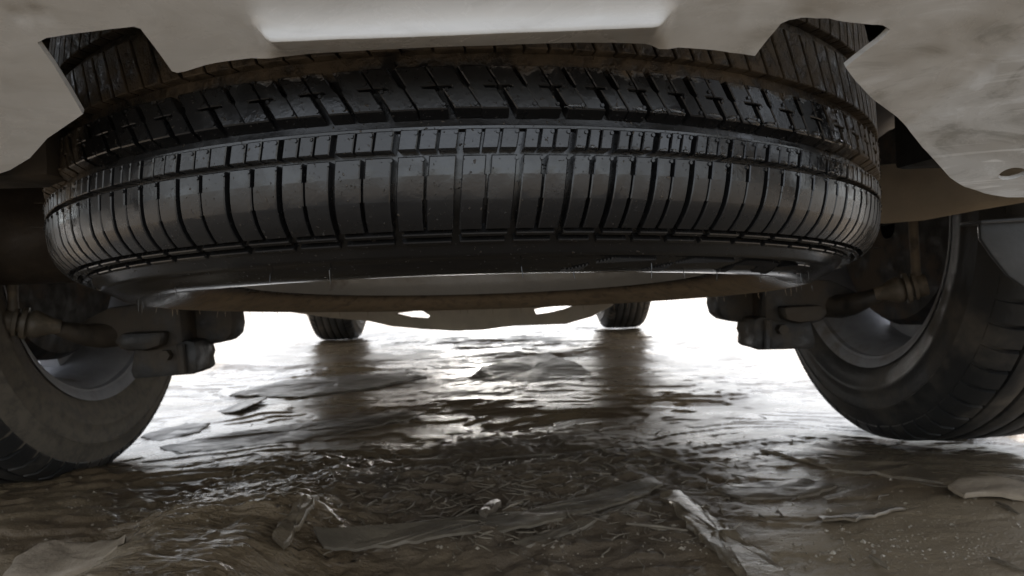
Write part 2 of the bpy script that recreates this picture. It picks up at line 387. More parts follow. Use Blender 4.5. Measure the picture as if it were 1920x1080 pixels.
def road_wheel(x, y, label=None):
    inner = -1 if x > 0 else 1          # inner side faces the car's middle
    key = inner
    if key not in me_t:
        d = {}
        V, F = revolve([(-inner * -.105 * 1, .232), (inner * .100, .2255), (inner * .094, .214), (inner * .070, .208), (inner * .02, .196), (-inner * .05, .196), (-inner * .085, .210), (-inner * .10, .225), (-inner * .103, .232),
                        (-inner * .098, .218), (-inner * .05, .190), (inner * .02, .190), (inner * .07, .202), (inner * .098, .219)], 72, closed=True)
        mb = MB(); mb.add(V, F)
        for k in range(6):              # spokes near the outer face
            a = R_(60 * k + 18); dirv = Vector((0, math.cos(a), math.sin(a))); tn = Vector((0, -math.sin(a), math.cos(a))); xo = Vector((-inner, 0, 0))
            q = []
            for rr, wd in ((.05, .04), (.205, .062)):
                for sx2, dd in ((1, .0), (1, .03), (-1, .03), (-1, .0)):
                    q.append(dirv * rr + tn * wd * sx2 + xo * dd)
            mb.add(q, [(0, 1, 2, 3), (7, 6, 5, 4), (0, 4, 5, 1), (1, 5, 6, 2), (2, 6, 7, 3), (3, 7, 4, 0)])
        o = obj('wheel', mb.V, mb.F, M['rim']); sharp(o.data, 40); d['rim'] = o.data; bpy.data.objects.remove(o)
        V, F = revolve(tyre_prof(1), 96, closed=True); o = obj('tyre', V, F, M['dusty'] if inner > 0 else M['rubber']); sharp(o.data, 50); d['tyre'] = o.data; bpy.data.objects.remove(o)
        ribs = []
        for (a, b) in ((-.064, -.036), (-.030, -.003), (.003, .030), (.036, .064)):
            rr = .3505 - .35 * max(abs(a), abs(b)) ** 2
            V, F = revolve([(a, .338), (a, rr - .0012), (a + .002, rr), (b - .002, rr), (b, rr - .0012), (b, .338)], 96, closed=True)
            o = obj('tread_rib', V, F, M['rubber']); sharp(o.data, 40); ribs.append(o.data); bpy.data.objects.remove(o)
        d['ribs'] = ribs
        for nm, sg in (('in', inner), ('out', -inner)):
            mb = MB(); n = 64
            for k in range(n):
                a0 = 2 * math.pi * k / n; a1 = a0 + 2 * math.pi / n * .80
                P = [(.070, .3488), (.088, .3455), (.100, .336), (.105, .326)]
                Vq = []
                for aa in (a0, (a0 + a1) / 2, a1):
                    for lift in (0, 1):
                        for (xx, r) in P:
                            r2 = r - (.007 if lift == 0 else 0); x2 = xx - (.004 if lift == 0 else 0)
                            Vq.append((sg * x2, r2 * math.cos(aa), r2 * math.sin(aa)))
                Fq_ = []
                for si in range(2):
                    b = si * 8
                    for q in range(3): Fq_.append((b + 4 + q, b + 5 + q, b + 13 + q, b + 12 + q))
                    Fq_.append((b, b + 4, b + 12, b + 8)); Fq_.append((b + 3, b + 11, b + 15, b + 7))
                for b in (0, 16):
                    for q in range(3): Fq_.append((b + q, b + q + 1, b + 5 + q, b + 4 + q))
                mb.add(Vq, Fq_)
            o = obj('shoulder_lugs', mb.V, mb.F, M['rubber']); sharp(o.data, 40); d['lug' + nm] = o.data; bpy.data.objects.remove(o)
        mb = MB()
        V, F = revolve([(inner * .05, .02), (inner * .05, .085), (inner * .045, .155), (inner * .03, .165), (-inner * .0, .166), (-inner * .03, .10), (-inner * .04, .02)], 40); mb.add(V, F)
        o = obj('hub', mb.V, mb.F, M['hub']); sharp(o.data, 35); d['hub'] = o.data; bpy.data.objects.remove(o)
        me_t[key] = d
    d = me_t[key]
    wl = link('wheel', d['rim'], None, car); wl.location = (x, y, .3475); wl.rotation_euler = (random.uniform(0, 6), 0, 0)
    if label: wl['label'] = label
    link('tyre', d['tyre'], None, wl); link('hub', d['hub'], None, wl)
    for r in d['ribs']: link('tread_rib', r, None, wl)
    for k in ('lugin', 'lugout'): tag(link('shoulder_lugs', d[k], None, wl), kind='stuff')
    return wl
TRK = .755
road_wheel(.735, .03).rotation_euler = (R_(20), 0, 0); road_wheel(-.712, .05).rotation_euler = (R_(47), 0, 0)
road_wheel(TRK, 2.6); road_wheel(-TRK, 2.6)

# ---- suspension, mirrored left and right (built from the right-hand side)
def mir(p, s): return Vector((p.x * s, p.y, p.z))
for s in (1, -1):
    mb = MB(); P = [C(1711, 380, .93), C(1713, 440, .93), C(1717, 500, .93), C(1719, 535, .93)]
    mb.tube([mir(p, s) for p in P], [.0062, .0058, .0058, .008], 12); mb.build('stabiliser_link', M['bush'], car)
    mb = MB(); a = C(1738, 533, .925); b = C(1640, 552, .95); d = b - a
    st = [(0, .006), (.01, .0145), (.16, .0155), (.19, .0145), (.20, .0185), (.27, .0185), (.28, .013), (.32, .013), (.33, .020), (.42, .021), (.43, .015), (.47, .017), (.56, .0185), (.66, .016), (.76, .013), (.84, .011), (1, .009)]
    mb.tube([mir(a + d * t, s) for t, r in st], [r for t, r in st], 20); mb.build('rubber_bushing', M['bush'], car, auto=45)
    def plate(name, O, D, depth, bev, amp=.0025):
        n = len(O); mbp = MB(); K = 4
        rows = [[mir(C(x, y, D) + Vector((0, depth * k / K, 0)), s) for x, y in O] for k in range(K + 1)]
        F = [tuple(range(n))] + [tuple(range(K * n, (K + 1) * n))[::-1]]
        for k in range(K): F += [(k * n + i, (k + 1) * n + i, (k + 1) * n + (i + 1) % n, k * n + (i + 1) % n) for i in range(n)]
        mbp.add(sum(rows, []), F); mbp.rough(amp, 50); return mbp.build(name, M['arm'], car, bevel=bev)
    mb = MB(); P = [(1650, 552, .95, .010), (1625, 562, .96, .012), (1600, 570, .98, .015), (1575, 574, 1.0, .017), (1540, 574, 1.02, .017)]
    mb.tube([mir(C(*p[:3]), s) for p in P], [p[3] for p in P], 14); mb.rough(.003, 60); mb.build('link_shaft', M['arm'], car)
    ca = plate('control_arm', [(1612, 548), (1606, 578), (1580, 586), (1552, 588), (1545, 602), (1520, 607), (1490, 604), (1466, 607), (1452, 604), (1436, 602), (1436, 520), (1500, 520), (1560, 525)], 1.0, .06, .006, .0018)
    plate('arm_bushing', [(1348, 515), (1448, 515), (1448, 602), (1424, 603), (1390, 605), (1364, 602), (1351, 590), (1346, 572)], 1.05, .06, .008, .0012)
    br = plate('arm_bracket', [(1416, 598), (1430, 594), (1452, 600), (1500, 606), (1520, 600), (1530, 640), (1526, 655), (1490, 655), (1424, 656), (1414, 650), (1416, 632), (1412, 622)], 1.0, .07, .004, .001)
    mb = MB(); q0 = C(1440, 600, .995); q1 = C(1440, 654, .995)
    mb.tube([mir(q0, s), mir(q1, s)], [.006, .006], 8); mb.build('bracket_rib', M['arm'], br)
    for bx, by in ((1463, 617),):
        mb = MB(); q = mir(C(bx, by, 1.0), s); mb.tube([q + Vector((0, .01, 0)), q - Vector((0, .012, 0))], [.0085, .0075], 6); mb.build('bolt', M['arm'], br)
    plate('spring_seat', [(1470, 575), (1540, 572), (1556, 585), (1540, 602), (1500, 606), (1476, 600)], .975, .03, .006, .001)

# rear axle beam high across the car, drive components in the dark
mb = MB(); mb.tube([(-.6, .06, .36), (-.3, .1, .40), (.3, .1, .40), (.6, .06, .36)], [.035] * 4, 16); mb.build('axle_beam', M['under'], car)

# crossmember with two openings through which the lit ground shows
def flat_solid(name, outline, holes, D, depth, mat):
    pts = []; edges = []
    for loop in [outline] + holes:
        b = len(pts); pts += [Vector(p) for p in loop]; edges += [(b + i, b + (i + 1) % len(loop)) for i in range(len(loop))]
    v2, e2, f2, *_ = delaunay_2d_cdt(pts, edges, [], 2, 1e-4)
    def inside(p, poly):
        r = False; j = len(poly) - 1
        for i in range(len(poly)):
            (x1, y1), (x2, y2) = poly[i], poly[j]
            if (y1 > p[1]) != (y2 > p[1]) and p[0] < (x2 - x1) * (p[1] - y1) / (y2 - y1) + x1: r = not r
            j = i
        return r
    F = []
    for f in f2:
        c = sum((v2[i] for i in f), Vector((0, 0))) / len(f)
        if inside(c, outline) and not any(inside(c, h) for h in holes): F.append(tuple(f))
    V = [C(p.x, p.y, D) for p in v2]; n = len(V)
    V += [v + Vector((0, depth, 0)) for v in V]
    from collections import Counter
    cnt = Counter(); dirn = {}
    for f in F:
        for i in range(len(f)):
            e = (f[i], f[(i + 1) % len(f)]); cnt[tuple(sorted(e))] += 1; dirn[tuple(sorted(e))] = e
    G = F + [tuple(i + n for i in f[::-1]) for f in F] + [(dirn[e][1], dirn[e][0], dirn[e][0] + n, dirn[e][1] + n) for e, c in cnt.items() if c == 1]
    mb = MB(); mb.add(V, G); return mb.build(name, mat, car, bevel=.002)
flat_solid('crossmember', [(540, 585), (620, 596), (690, 602), (735, 612), (790, 617), (855, 621), (905, 619), (965, 611), (1060, 608), (1110, 594), (1150, 572), (1150, 545), (540, 545)],
           [[(741, 588), (790, 582), (806, 592), (802, 597), (770, 595)], [(1002, 580), (1020, 577), (1085, 570), (1060, 580), (1030, 587), (1006, 590)]], 1.62, .03, M['pipe'])

# exhaust: tail pipe on the right, silencer on the left
mb = MB(); P = [(1560, 370, .90, .034), (1660, 364, .84, .036), (1730, 358, .80, .0345), (1830, 338, .75, .033), (1960, 312, .70, .033), (2120, 290, .66, .033)]
mb.tube([C(*p[:3]) for p in P], [p[3] for p in P], 28); mb.build('tail_pipe', M['pipe'], car)
mb = MB(); a = C(-160, 440, .86); b = C(330, 425, .90)
mb.tube([a, a * .97 + b * .03, a * .1 + b * .9, b], [.06, .072, .072, .055], 32, flat=.95); mb.build('silencer', M['silencer'], car)
mb = MB(); P = [(1702, 290, .98), (1706, 330, .98), (1709, 345, .98)]
mb.tube([C(*p) for p in P], [.004] * 3, 10); mb.build('pipe_hanger', M['arm'], car)

# splash guard behind the right wheel
def panel(name, O, D, depth, mat, bevel=.003):
    n = len(O); f0 = [C(x, y, D) for x, y in O]; f1 = [p + Vector((0, depth, 0)) for p in f0]
    mb = MB(); mb.add(f0 + f1, [tuple(range(n)), tuple(range(n, 2 * n))[::-1]] + [(i, i + n, (i + 1) % n + n, (i + 1) % n) for i in range(n)])
    return mb.build(name, mat, car, bevel=bevel)
sg = panel('splash_guard', [(1838, 416), (2020, 405), (2020, 555), (1960, 548), (1920, 537), (1893, 518), (1862, 480), (1840, 448)], .66, .006, M['plastic'])
panel('guard_flange', [(1838, 413), (2020, 401), (2020, 409), (1840, 420)], .652, .03, M['plastic'], .002).parent = sg

# ---- rear bumper: one moulded sheet, real thickness, cut-outs and a pressed pad
SL = .5; KN = math.sqrt(1 + SL * SL)
def plane_hit(px, py):
    r = ray(px, py)       # z_rel = .10 + SL*(.30 - D)
    k = (.10 + SL * .30) / (r.z + SL * r.y)
    P = r * k; return (P.x, (.30 - P.y) * KN)
LIP = [(-140, 360), (0, 315), (40, 292), (75, 255), (145, 210), (120, 168), (90, 118), (58, 74), (75, 66), (120, 60), (180, 53), (245, 46), (258, 50), (285, 85), (318, 131), (328, 134), (345, 131),
       (380, 120), (420, 112), (470, 103), (492, 103), (508, 103), (524, 102), (545, 101), (570, 96), (600, 92), (700, 83), (863, 74), (980, 72), (1080, 73), (1150, 77), (1200, 83), (1222, 87), (1236, 90), (1252, 87), (1272, 84), (1300, 87), (1340, 92), (1380, 98), (1418, 104),
       (1440, 76), (1466, 43), (1482, 37), (1520, 34), (1560, 35), (1620, 40), (1662, 44), (1676, 50), (1650, 75), (1590, 122), (1610, 148), (1645, 183), (1690, 214), (1735, 258), (1780, 291), (1805, 299), (1840, 302), (1880, 300), (1930, 292), (2050, 280), (2250, 300)]
lip = [plane_hit(*p) for p in LIP]
TOP_T = .62
outl = [(-.80, -.10)] + [(-.55, -.09)] + lip + [(.55, -.05), (.80, -.06), (.80, TOP_T), (-.80, TOP_T)]
def dens(poly, st):
    out = []
    for i in range(len(poly)):
        a = Vector(poly[i]); b = Vector(poly[(i + 1) % len(poly)]); L = (b - a).length
        s = st if max(abs(a.x), abs(b.x)) < .36 and max(a.y, b.y) < .1 else .05
        k = max(1, int(L / s))
        for q in range(k): out.append(a.lerp(b, q / k))
    return out
outd = dens(outl, .0025)
pts = list(outd); edges = [(i, (i + 1) % len(outd)) for i in range(len(outd))]
hole = []
hc = plane_hit(1893, 266)
for i in range(24):
    a = 2 * math.pi * i / 24; q = plane_hit(1893 + 26 * math.cos(a) - 2 * math.sin(a), 266 + 8.5 * math.sin(a) - 7 * math.cos(a)); hole.append(Vector(q))
b0 = len(pts); pts += hole; edges += [(b0 + i, b0 + (i + 1) % 24) for i in range(24)]
for x in np.arange(-.33, .36, .0032):
    for t in np.arange(-.085, .075, .0032): pts.append(Vector((x + random.uniform(-.0006, .0006), t + random.uniform(-.0006, .0006))))
for x in np.arange(-.8, .81, .04):
    for t in list(np.arange(.08, .2, .01)) + list(np.arange(.2, .62, .05)):
        pts.append(Vector((x, t)))
for x in list(np.arange(-.8, -.34, .03)) + list(np.arange(.37, .8, .03)):
    for t in np.arange(-.08, .075, .02): pts.append(Vector((x, t)))
_x0, _x1 = plane_hit(500, 100)[0], plane_hit(1245, 90)[0]; _t0, _t1 = plane_hit(860, 30)[1], plane_hit(860, -14)[1]
pts = pts[:b0 + 24] + [p for p in pts[b0 + 24:] if not (_x0 < p.x < _x1 and _t0 < p.y < _t1)]
for x in np.arange(_x0, _x1, .0022):
    for t in np.arange(_t0, _t1, .0006): pts.append(Vector((x, t)))
for xc in (_x0 + .004, _x1 - .006):
    for x in np.arange(xc - .009, xc + .009, .0011):
        for t in np.arange(-.03, _t0, .0022): pts.append(Vector((x, t)))
_B = np.array([(p.x, p.y) for p in pts[:b0 + 24]]); _I = np.array([(p.x, p.y) for p in pts[b0 + 24:]])
_keep = np.ones(len(_I), bool)
for k in range(0, len(_I), 400):
    d2_ = ((_I[k:k + 400, None, :] - _B[None]) ** 2).sum(-1).min(1); _keep[k:k + 400] = d2_ > .0014 ** 2
pts = pts[:b0 + 24] + [Vector(p) for p in _I[_keep]]
v2, e2, f2, *_ = delaunay_2d_cdt(pts, edges, [], 0, 1e-6)
def inpoly(p, poly):
    r = False; j = len(poly) - 1
    for i in range(len(poly)):
        x1, y1 = poly[i]; x2, y2 = poly[j]
        if (y1 > p.y) != (y2 > p.y) and p.x < (x2 - x1) * (p.y - y1) / (y2 - y1) + x1: r = not r
        j = i
    return r
outt = [(p.x, p.y) for p in outd]; holet = [(p.x, p.y) for p in hole]
FB = []
for f in f2:
    c = (v2[f[0]] + v2[f[1]] + v2[f[2]]) / 3
    if inpoly(c, outt) and not inpoly(c, holet): FB.append(tuple(f))
used = sorted({i for f in FB for i in f}); remap = {j: i for i, j in enumerate(used)}
FB = [tuple(remap[i] for i in f) for f in FB]; uv = np.array([(v2[i].x, v2[i].y) for i in used])
T1, RB = .058, .055
a0 = math.atan(SL); AEND = math.pi / 2 - a0
nrm0 = (-math.sin(a0), -math.cos(a0))            # outward (towards rear/down) in (D, z)
xL, xR = plane_hit(512, 100)[0], plane_hit(1236, 90)[0]
tS = plane_hit(860, 22)[1]; tS2 = plane_hit(860, -40)[1]
crA, crB = plane_hit(1700, 235), plane_hit(1920, 75)
_f = plane_hit(1850, 250); FS = 1 if (crB[0] - crA[0]) * (_f[1] - crA[1]) - (crB[1] - crA[1]) * (_f[0] - crA[0]) > 0 else -1
Vb = []
for X, t in uv:
    if t <= T1: D = .30 - t * math.cos(a0); z = .10 + t * math.sin(a0); ang = a0
    else:
        q = (t - T1) / RB; an = min(q, AEND); ang = a0 + an
        D = .30 - T1 * math.cos(a0) - RB * (math.sin(a0 + an) - math.sin(a0)); z = .10 + T1 * math.sin(a0) + RB * (math.cos(a0) - math.cos(a0 + an))
        if q > AEND: z += (q - AEND) * RB
    # pressed pad in the middle
    wx_ = float(sst(X, xL - .004, xL + .007) * (1 - sst(X, xR - .007, xR + .004)))
    u_ = min(1, max(0, (tS2 - t) / (tS2 - tS))); st_ = .25 * u_ + .75 * u_ ** 4 if u_ < 1 else 1.0
    h = wx_ * st_ * max(-.004, .0116 - .64 * max(0, math.sqrt((tS - t) ** 2 + 4e-6) * .5 + (tS - t) * .5))
    h += .0015 * float(sst(X, xL - .03, xL - .002) * (1 - sst(X, xR + .002, xR + .03))) * float(sst(.05 - t, 0, .03))
    # folded right-hand corner
    cr = (crB[0] - crA[0]) * (t - crA[1]) - (crB[1] - crA[1]) * (X - crA[0]); cr /= math.hypot(crB[0] - crA[0], crB[1] - crA[1])
    if X > .10: h += .30 * max(0, FS * cr) * float(sst(FS * cr, 0, .004))
    # slight waviness and dents of old plastic
    wob = float(fbm(np.array(X * 22.), np.array(t * 30.), 3, 90)); h += .0007 * wob * (1.8 if X > .1 else .5)
    for (dx, dy) in ((20, 22), (62, 18), (1660, 40), (1560, 30), (1512, 28)):
        u = plane_hit(dx, dy); rr = math.hypot(X - u[0], t - u[1]); h -= .0016 * math.exp(-(rr / .003) ** 2) * (1 if dx < 100 else .6)
    D += math.cos(ang + math.pi / 2) * 0; nD, nz = -math.sin(ang), -math.cos(ang)
    D += nD * h; z += nz * h
    D += .10 * X * X + .55 * max(0, abs(X) - .5) ** 2
    Vb.append(cl((X, D, CAM_H + z)))
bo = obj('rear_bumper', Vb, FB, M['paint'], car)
sharp(bo.data, 60)
bm = bmesh.new(); bm.from_mesh(bo.data)
cf = sum((f.normal.z for f in bm.faces if f.calc_center_median().z < .42))
if cf > 0: bmesh.ops.reverse_faces(bm, faces=bm.faces)
bm.to_mesh(bo.data); bm.free()
sm = bo.modifiers.new('wall', 'SOLIDIFY'); sm.thickness = .0028; sm.offset = -1
me_ = bpy.data.meshes.new_from_object(bo.evaluated_get(bpy.context.evaluated_depsgraph_get()))
bo.modifiers.clear(); bo.data = me_; sharp(me_, 42)

mb = MB(); mb.box(cl((.335, .42, CAM_H + .0915)), (.17, .05, .061)); mb.build('dark_backing_box', M['black'], car, bevel=.004)  # black box added behind the hole in the bumper so that it looks dark
mb = MB(); mb.box(cl((-.335, .43, CAM_H + .10)), (.12, .05, .055)); mb.build('dark_backing_box', M['under'], car, bevel=.004)

# ------------------------------------------------------------------ the spare wheel
n_ax = Vector((-.0327, .0633, 1)).normalized(); u_ax = Vector((0, 1, 0)).cross(n_ax).normalized(); v_ax = n_ax.cross(u_ax)
def c2w(v): return rt * v[0] + fwd * v[1] + up * v[2]
SM = Matrix((c2w(u_ax), c2w(v_ax), c2w(n_ax))).transposed().to_4x4(); SM.translation = CP + c2w((-.0339, .6684, .0127))
spare = empty('spare_wheel'); spare.matrix_world = SM
tag(spare, 'wet black spare wheel slung flat beneath the car, tread facing out', 'spare wheel')
ZC = .083
half = [(-.0238, .296), (-.0222, .303), (-.0190, .3085), (-.0165, .3135), (-.0128, .3215), (-.0105, .327), (-.006, .3360), (-.002, .3408), (.003, .3447), (.009, .3475), (.018, .3492), (.0289, .350), (.049, .3507), (.083, .351)]
Zp = np.array([a for a, b in half] + [2 * ZC - a for a, b in half[-2::-1]]); Rp = np.array([b for a, b in half] + [b for a, b in half[-2::-1]])
def prof_pt(z, depth=0.0):
    r = np.interp(z, Zp, Rp); e = .0015
    dr = (np.interp(z + e, Zp, Rp) - np.interp(z - e, Zp, Rp)) / (2 * e)
    L = math.hypot(1, dr); return r - depth / L, z + depth * dr / L
def SP(th, z, depth=0.0):
    r, zz = prof_pt(z, depth); return Vector((r * math.cos(th), r * math.sin(th), zz))
GD = .0068
# carcass profile, from the lower bead outwards round to the upper bead
cp = [(.012, .222), (.005, .228), (.000, .236), (-.002, .245), (-.003, .249), (-.0085, .254), (-.0155, .264), (-.0215, .278), (-.0240, .288), (-.0238, .296), (-.0222, .303), (-.0190, .3085), (-.0168, .3128), (-.0168, .3142), (-.0150, .3162), (-.0128, .3190), (-.0118, .3200)]
low = []
for z in (-.0105, -.006, -.002, .003, .009, .018, .0275, .0300, .0400):
    r, zz = prof_pt(z, GD if z > -.008 else .004); low.append((zz, r))
wide = [(.0404, .3445), (.0410, .3468), (.0424, .3469), (.0436, .3440), (.049, .3436)]
rest = []
for z in (.0700, .0705, .0785, .108, .116, .125, .148, .157, .163, .168, .172):
    r, zz = prof_pt(z, GD if z < .170 else .004); rest.append((zz, r))
upper = [(.178, .3200), (.183, .3135), (.1875, .303), (.1898, .288), (.189, .270), (.182, .254), (.176, .236), (.166, .224)]
V, F = revolve([(z, r) for z, r in cp + low + wide + rest + upper], 288, ax='z')
tyre = obj('tyre', V, F, M['spare'], spare); sharp(tyre.data, 50)

# measured pitch boundaries (degrees); spread on round the back with the mean pitch
PT = [-125.65, -121.42, -117.17, -112.65, -107.42, -102.59, -98.14, -93.12, -88.09, -83.39, -79.32, -75.74, -72.14, -68.57, -64.74, -60.32, -55.87, -51.09, -46.64, -42.37, -38.49]
while PT[0] > -146: PT.insert(0, PT[0] - random.choice((4.1, 4.5, 4.9)))
while PT[-1] < -22: PT.append(PT[-1] + random.choice((3.9, 4.3, 4.7)))
nback = round((360 - (PT[-1] - PT[0])) / 4.45)
PB = list(np.linspace(PT[-1], PT[0] + 360, nback + 1))

def block_mesh(poly, zsub=None, bevel=.00055):
    """poly: outline [(theta rad, z)] counter-clockwise seen from outside; top face on the tread surface, walls down to the groove floor."""
    bm = bmesh.new()
    top = [bm.verts.new(SP(t, z)) for t, z in poly]; bot = [bm.verts.new(SP(t, z - (.0032 if z < .0506 else 0), GD - .0006 if z < .0506 else GD + .0006)) for t, z in poly]
    n = len(poly); f = bm.faces.new(top)
    for i in range(n): bm.faces.new((top[i], bot[i], bot[(i + 1) % n], top[(i + 1) % n]))
    return bm
def strip_mesh(zs, tl, tr, nu=2, drop=.0):
    "block whose surface follows the curved profile: columns across theta, rows along z"
    bm = bmesh.new(); rows = []
    for k, z in enumerate(zs):
        rows.append([bm.verts.new(SP(tl(z) + (tr(z) - tl(z)) * i / nu, z)) for i in range(nu + 1)])
    for k in range(len(zs) - 1):
        for i in range(nu): bm.faces.new((rows[k][i], rows[k][i + 1], rows[k + 1][i + 1], rows[k + 1][i]))
    loop = rows[0] + [r[-1] for r in rows[1:]] + rows[-1][-2::-1] + [r[0] for r in rows[-2:0:-1]]
    zl = [zs[0]] * (nu + 1) + list(zs[1:]) + [zs[-1]] * nu + list(zs[-2:0:-1])
    par = []
    for v, z in zip(loop, zl):
        th = math.atan2(v.co.y, v.co.x); par.append(bm.verts.new(SP(th, z, GD + .0006)))
    n = len(loop)
    for i in range(n): bm.faces.new((loop[i], par[i], par[(i + 1) % n], loop[(i + 1) % n]))
    return bm
def finish(bm, bev=.0005):
    bmesh.ops.recalc_face_normals(bm, faces=bm.faces)
    if bev:
        es = [e for e in bm.edges if len(e.link_faces) == 2 and e.calc_face_angle(0) > R_(50) and all((v.co.x ** 2 + v.co.y ** 2) ** .5 > prof_pt(v.co.z)[0] - .002 for v in e.verts)]
        try: bmesh.ops.bevel(bm, geom=es, offset=bev, segments=1, affect='EDGES')
        except Exception: pass
    for f in bm.faces: f.smooth = False
    return bm
def to_obj(bm, name, parent):
    me = bpy.data.meshes.new(name); bm.to_mesh(me); bm.free(); sharp(me, 25); return link(name, me, M['spare'], parent)
mm = .001 / .35                      # a millimetre of tread, in radians
nubs = MB(); drops = MB()
def nub(th, z, r=.0011, h=.0008):
    if random.random() < .12: return
    ring = []; k = 7
    for i in range(k):
        a = 2 * math.pi * i / k; ring.append((th + r * math.cos(a) / .35, z + r * math.sin(a)))
    V = [SP(t, z_, .0001) for t, z_ in ring] + [SP(th + (t - th) * .8, z + (z_ - z) * .8, -h) for t, z_ in ring]
    nubs.add(V, [(i, (i + 1) % k, (i + 1) % k + k, i + k) for i in range(k)] + [tuple(range(k, 2 * k))])
def drop(th, z, w_, hgt, bulge):
    # a water bead clinging to a block: lens with an uneven outline
    k = 12; V = [SP(th, z, -bulge)]; F = []
    mid = []; ring = []
    for i in range(k):
        a = 2 * math.pi * i / k; q = 1 + .25 * math.sin(a * 2 + th * 90) + random.uniform(-.12, .12)
        mid.append(SP(th + .62 * w_ * q * math.cos(a) / .35, z + .62 * hgt * q * math.sin(a), -bulge * .72)); ring.append(SP(th + w_ * q * math.cos(a) / .35, z + hgt * q * math.sin(a), .0003))
    V += mid + ring
    for i in range(k):
        j = (i + 1) % k; F += [(0, 1 + i, 1 + j), (1 + i, 1 + k + i, 1 + k + j, 1 + j)]
    drops.add(V, F)

SZ = [-.006, -.003, .001, .0055, .010, .0155, .021, .0275]
def pitch(T0, T1, emit, detail=True):
    a, b = R_(T0), R_(T1); p = b - a
    # lines run slanted: theta grows as z falls on the diagonal rows, shrinks on the rib and shoulder rows
    def lean(z): return -.17 * (.035 - z) / .35 if z > .028 else -.10 * (.035 - z) / .35
    j = lambda s=.10: random.uniform(-s, s) * mm
    # shoulder: two blocks, full groove 3.2 mm, half sipe of changing width
    gf = 1.55 * mm
    mid = a + p * .49 + j(.3)
    def half_w(z): return (1.2 if z > .0185 else (.45 if z > .007 else 1.05)) * mm
    zs = [-.006, -.003, .001, .0055, .0069, .0071, .012, .0184, .0186, .0225, .0275]
    emit(strip_mesh(zs, lambda z: a + lean(z) + gf, lambda z: mid + lean(z) - half_w(z)), 'shoulder_block')
    emit(strip_mesh(zs, lambda z: mid + lean(z) + half_w(z), lambda z: b + lean(z) - gf), 'shoulder_block')
    # small raised bars at the foot of the shoulder
    emit(strip_mesh([-.0116, -.0104], lambda z: a + lean(-.006) + 1.0 * mm, lambda z: b + lean(-.006) - 3.4 * mm, 3), 'shoulder_bar')
    emit(strip_mesh([-.0087, -.0074], lambda z: a + lean(-.006) + 2.2 * mm, lambda z: b + lean(-.006) - 2.4 * mm, 3), 'shoulder_bar')
    # narrow rib: three blocks
    gr = 1.5 * mm; w3 = (p - 2 * gr) / 3
    for k in range(3):
        l = a + gr + w3 * k + (.48 * mm if k else 0); r = a + gr + w3 * (k + 1) - (.48 * mm if k < 2 else 0)
        jz = random.uniform(-.00012, .00012)
        emit(strip_mesh([.0305 + jz, .0354, .0402 + jz], lambda z: l + lean(z) + j(.05), lambda z: r + lean(z) + j(.05)), 'rib_block')
        if detail:
            nub(r + lean(.0383) - 1.1 * mm, .0384)
            if T0 > -82 and T0 < -50 and random.random() < .8: drop((l + r) / 2 + lean(.0312), .0312, (r - l) * .35 * .42, .0012, .0010)
    # diagonal row: two blocks, grooves wide on top / narrow below and the reverse, each cut by a short sipe
    dl = lambda z: -.60 * (z - .0495) / .35
    off = .35 * p
    A = a + off; Mi = A + p * .53; B = A + p
    zm = .0602
    def w1(z): return (1.7 if z > .0605 else .38) * mm
    def w2(z): return (.36 if z > .0605 else 1.75) * mm
    zt, zb = .0703, .0497
    jb = random.uniform(-.0004, .0004)
    def P_(th, z): return (th + dl(z), z)
    def poly1():   # between groove 1 (left) and groove 2 (right), sipe bites from the right
        return [P_(A + w1(zb), zb), P_(Mi - w2(zb), zb), P_(Mi - w2(zm - .0006), zm - .0006), P_(Mi - p * .24, zm - .0004), P_(Mi - p * .24, zm + .0004), P_(Mi - w2(.062), zm + .0006), P_(Mi - w2(zt), zt), P_(A + w1(zt), zt), P_(A + w1(.061), .0613), P_(A + w1(.059), .0598)]
    def poly2():   # between groove 2 (left) and the next groove 1 (right), sipe bites from the left
        return [P_(Mi + w2(zb), zb + jb), P_(B - w1(zb), zb + jb), P_(B - w1(.059), .0598), P_(B - w1(.061), .0613), P_(B - w1(zt), zt), P_(Mi + w2(zt), zt), P_(Mi + w2(.062), zm + .0006), P_(Mi + p * .22, zm + .0004), P_(Mi + p * .22, zm - .0004), P_(Mi + w2(zm - .0006), zm - .0006)]
    emit(block_mesh(poly1()), 'diagonal_block'); emit(block_mesh(poly2()), 'diagonal_block')
    if detail:
        for (q, z) in ((Mi - 2.6 * mm, .0517), (B - 2.0 * mm, .0517), (Mi - 2.2 * mm, .0632), (Mi + 3.3 * mm, .0588), (A + 3.0 * mm, .0687), (Mi + 2.2 * mm, .0690)): nub(q + dl(z), z, .00115)
        if -84 < T0 < -50:
            for l, r in ((A, Mi), (Mi, B)):
                if random.random() < .75: drop((l + r) / 2 + dl(.0510) + random.uniform(-.5, .8) * mm, .0509, (r - l) * .35 * .42, .0016, .0012)
        for l, r in ((a, mid), (mid, b)): nub(r + lean(.0258) - 1.6 * mm, .0258)
    # second diagonal row above the muddy centre groove
    d2 = lambda z: -.42 * (z - .079) / .35; A2 = a + p * .1
    for l, r in ((A2, A2 + p * .5), (A2 + p * .5, A2 + p)):
        emit(block_mesh([(l + 1.0 * mm + d2(.079), .0787), (r - .5 * mm + d2(.079), .0787), (r - .5 * mm + d2(.1075), .1075), (l + 1.0 * mm + d2(.1075), .1075)]), 'diagonal_block')
    # upper shoulder
    for l, r in ((a, a + p * .5), (a + p * .5, b)):
        emit(strip_mesh([.1165, .130, .145, .155, .162, .168, .172], lambda z: l + .9 * mm + (.02 * (z - .1165) / .05), lambda z: r - .5 * mm + (.02 * (z - .1165) / .05)), 'shoulder_block')

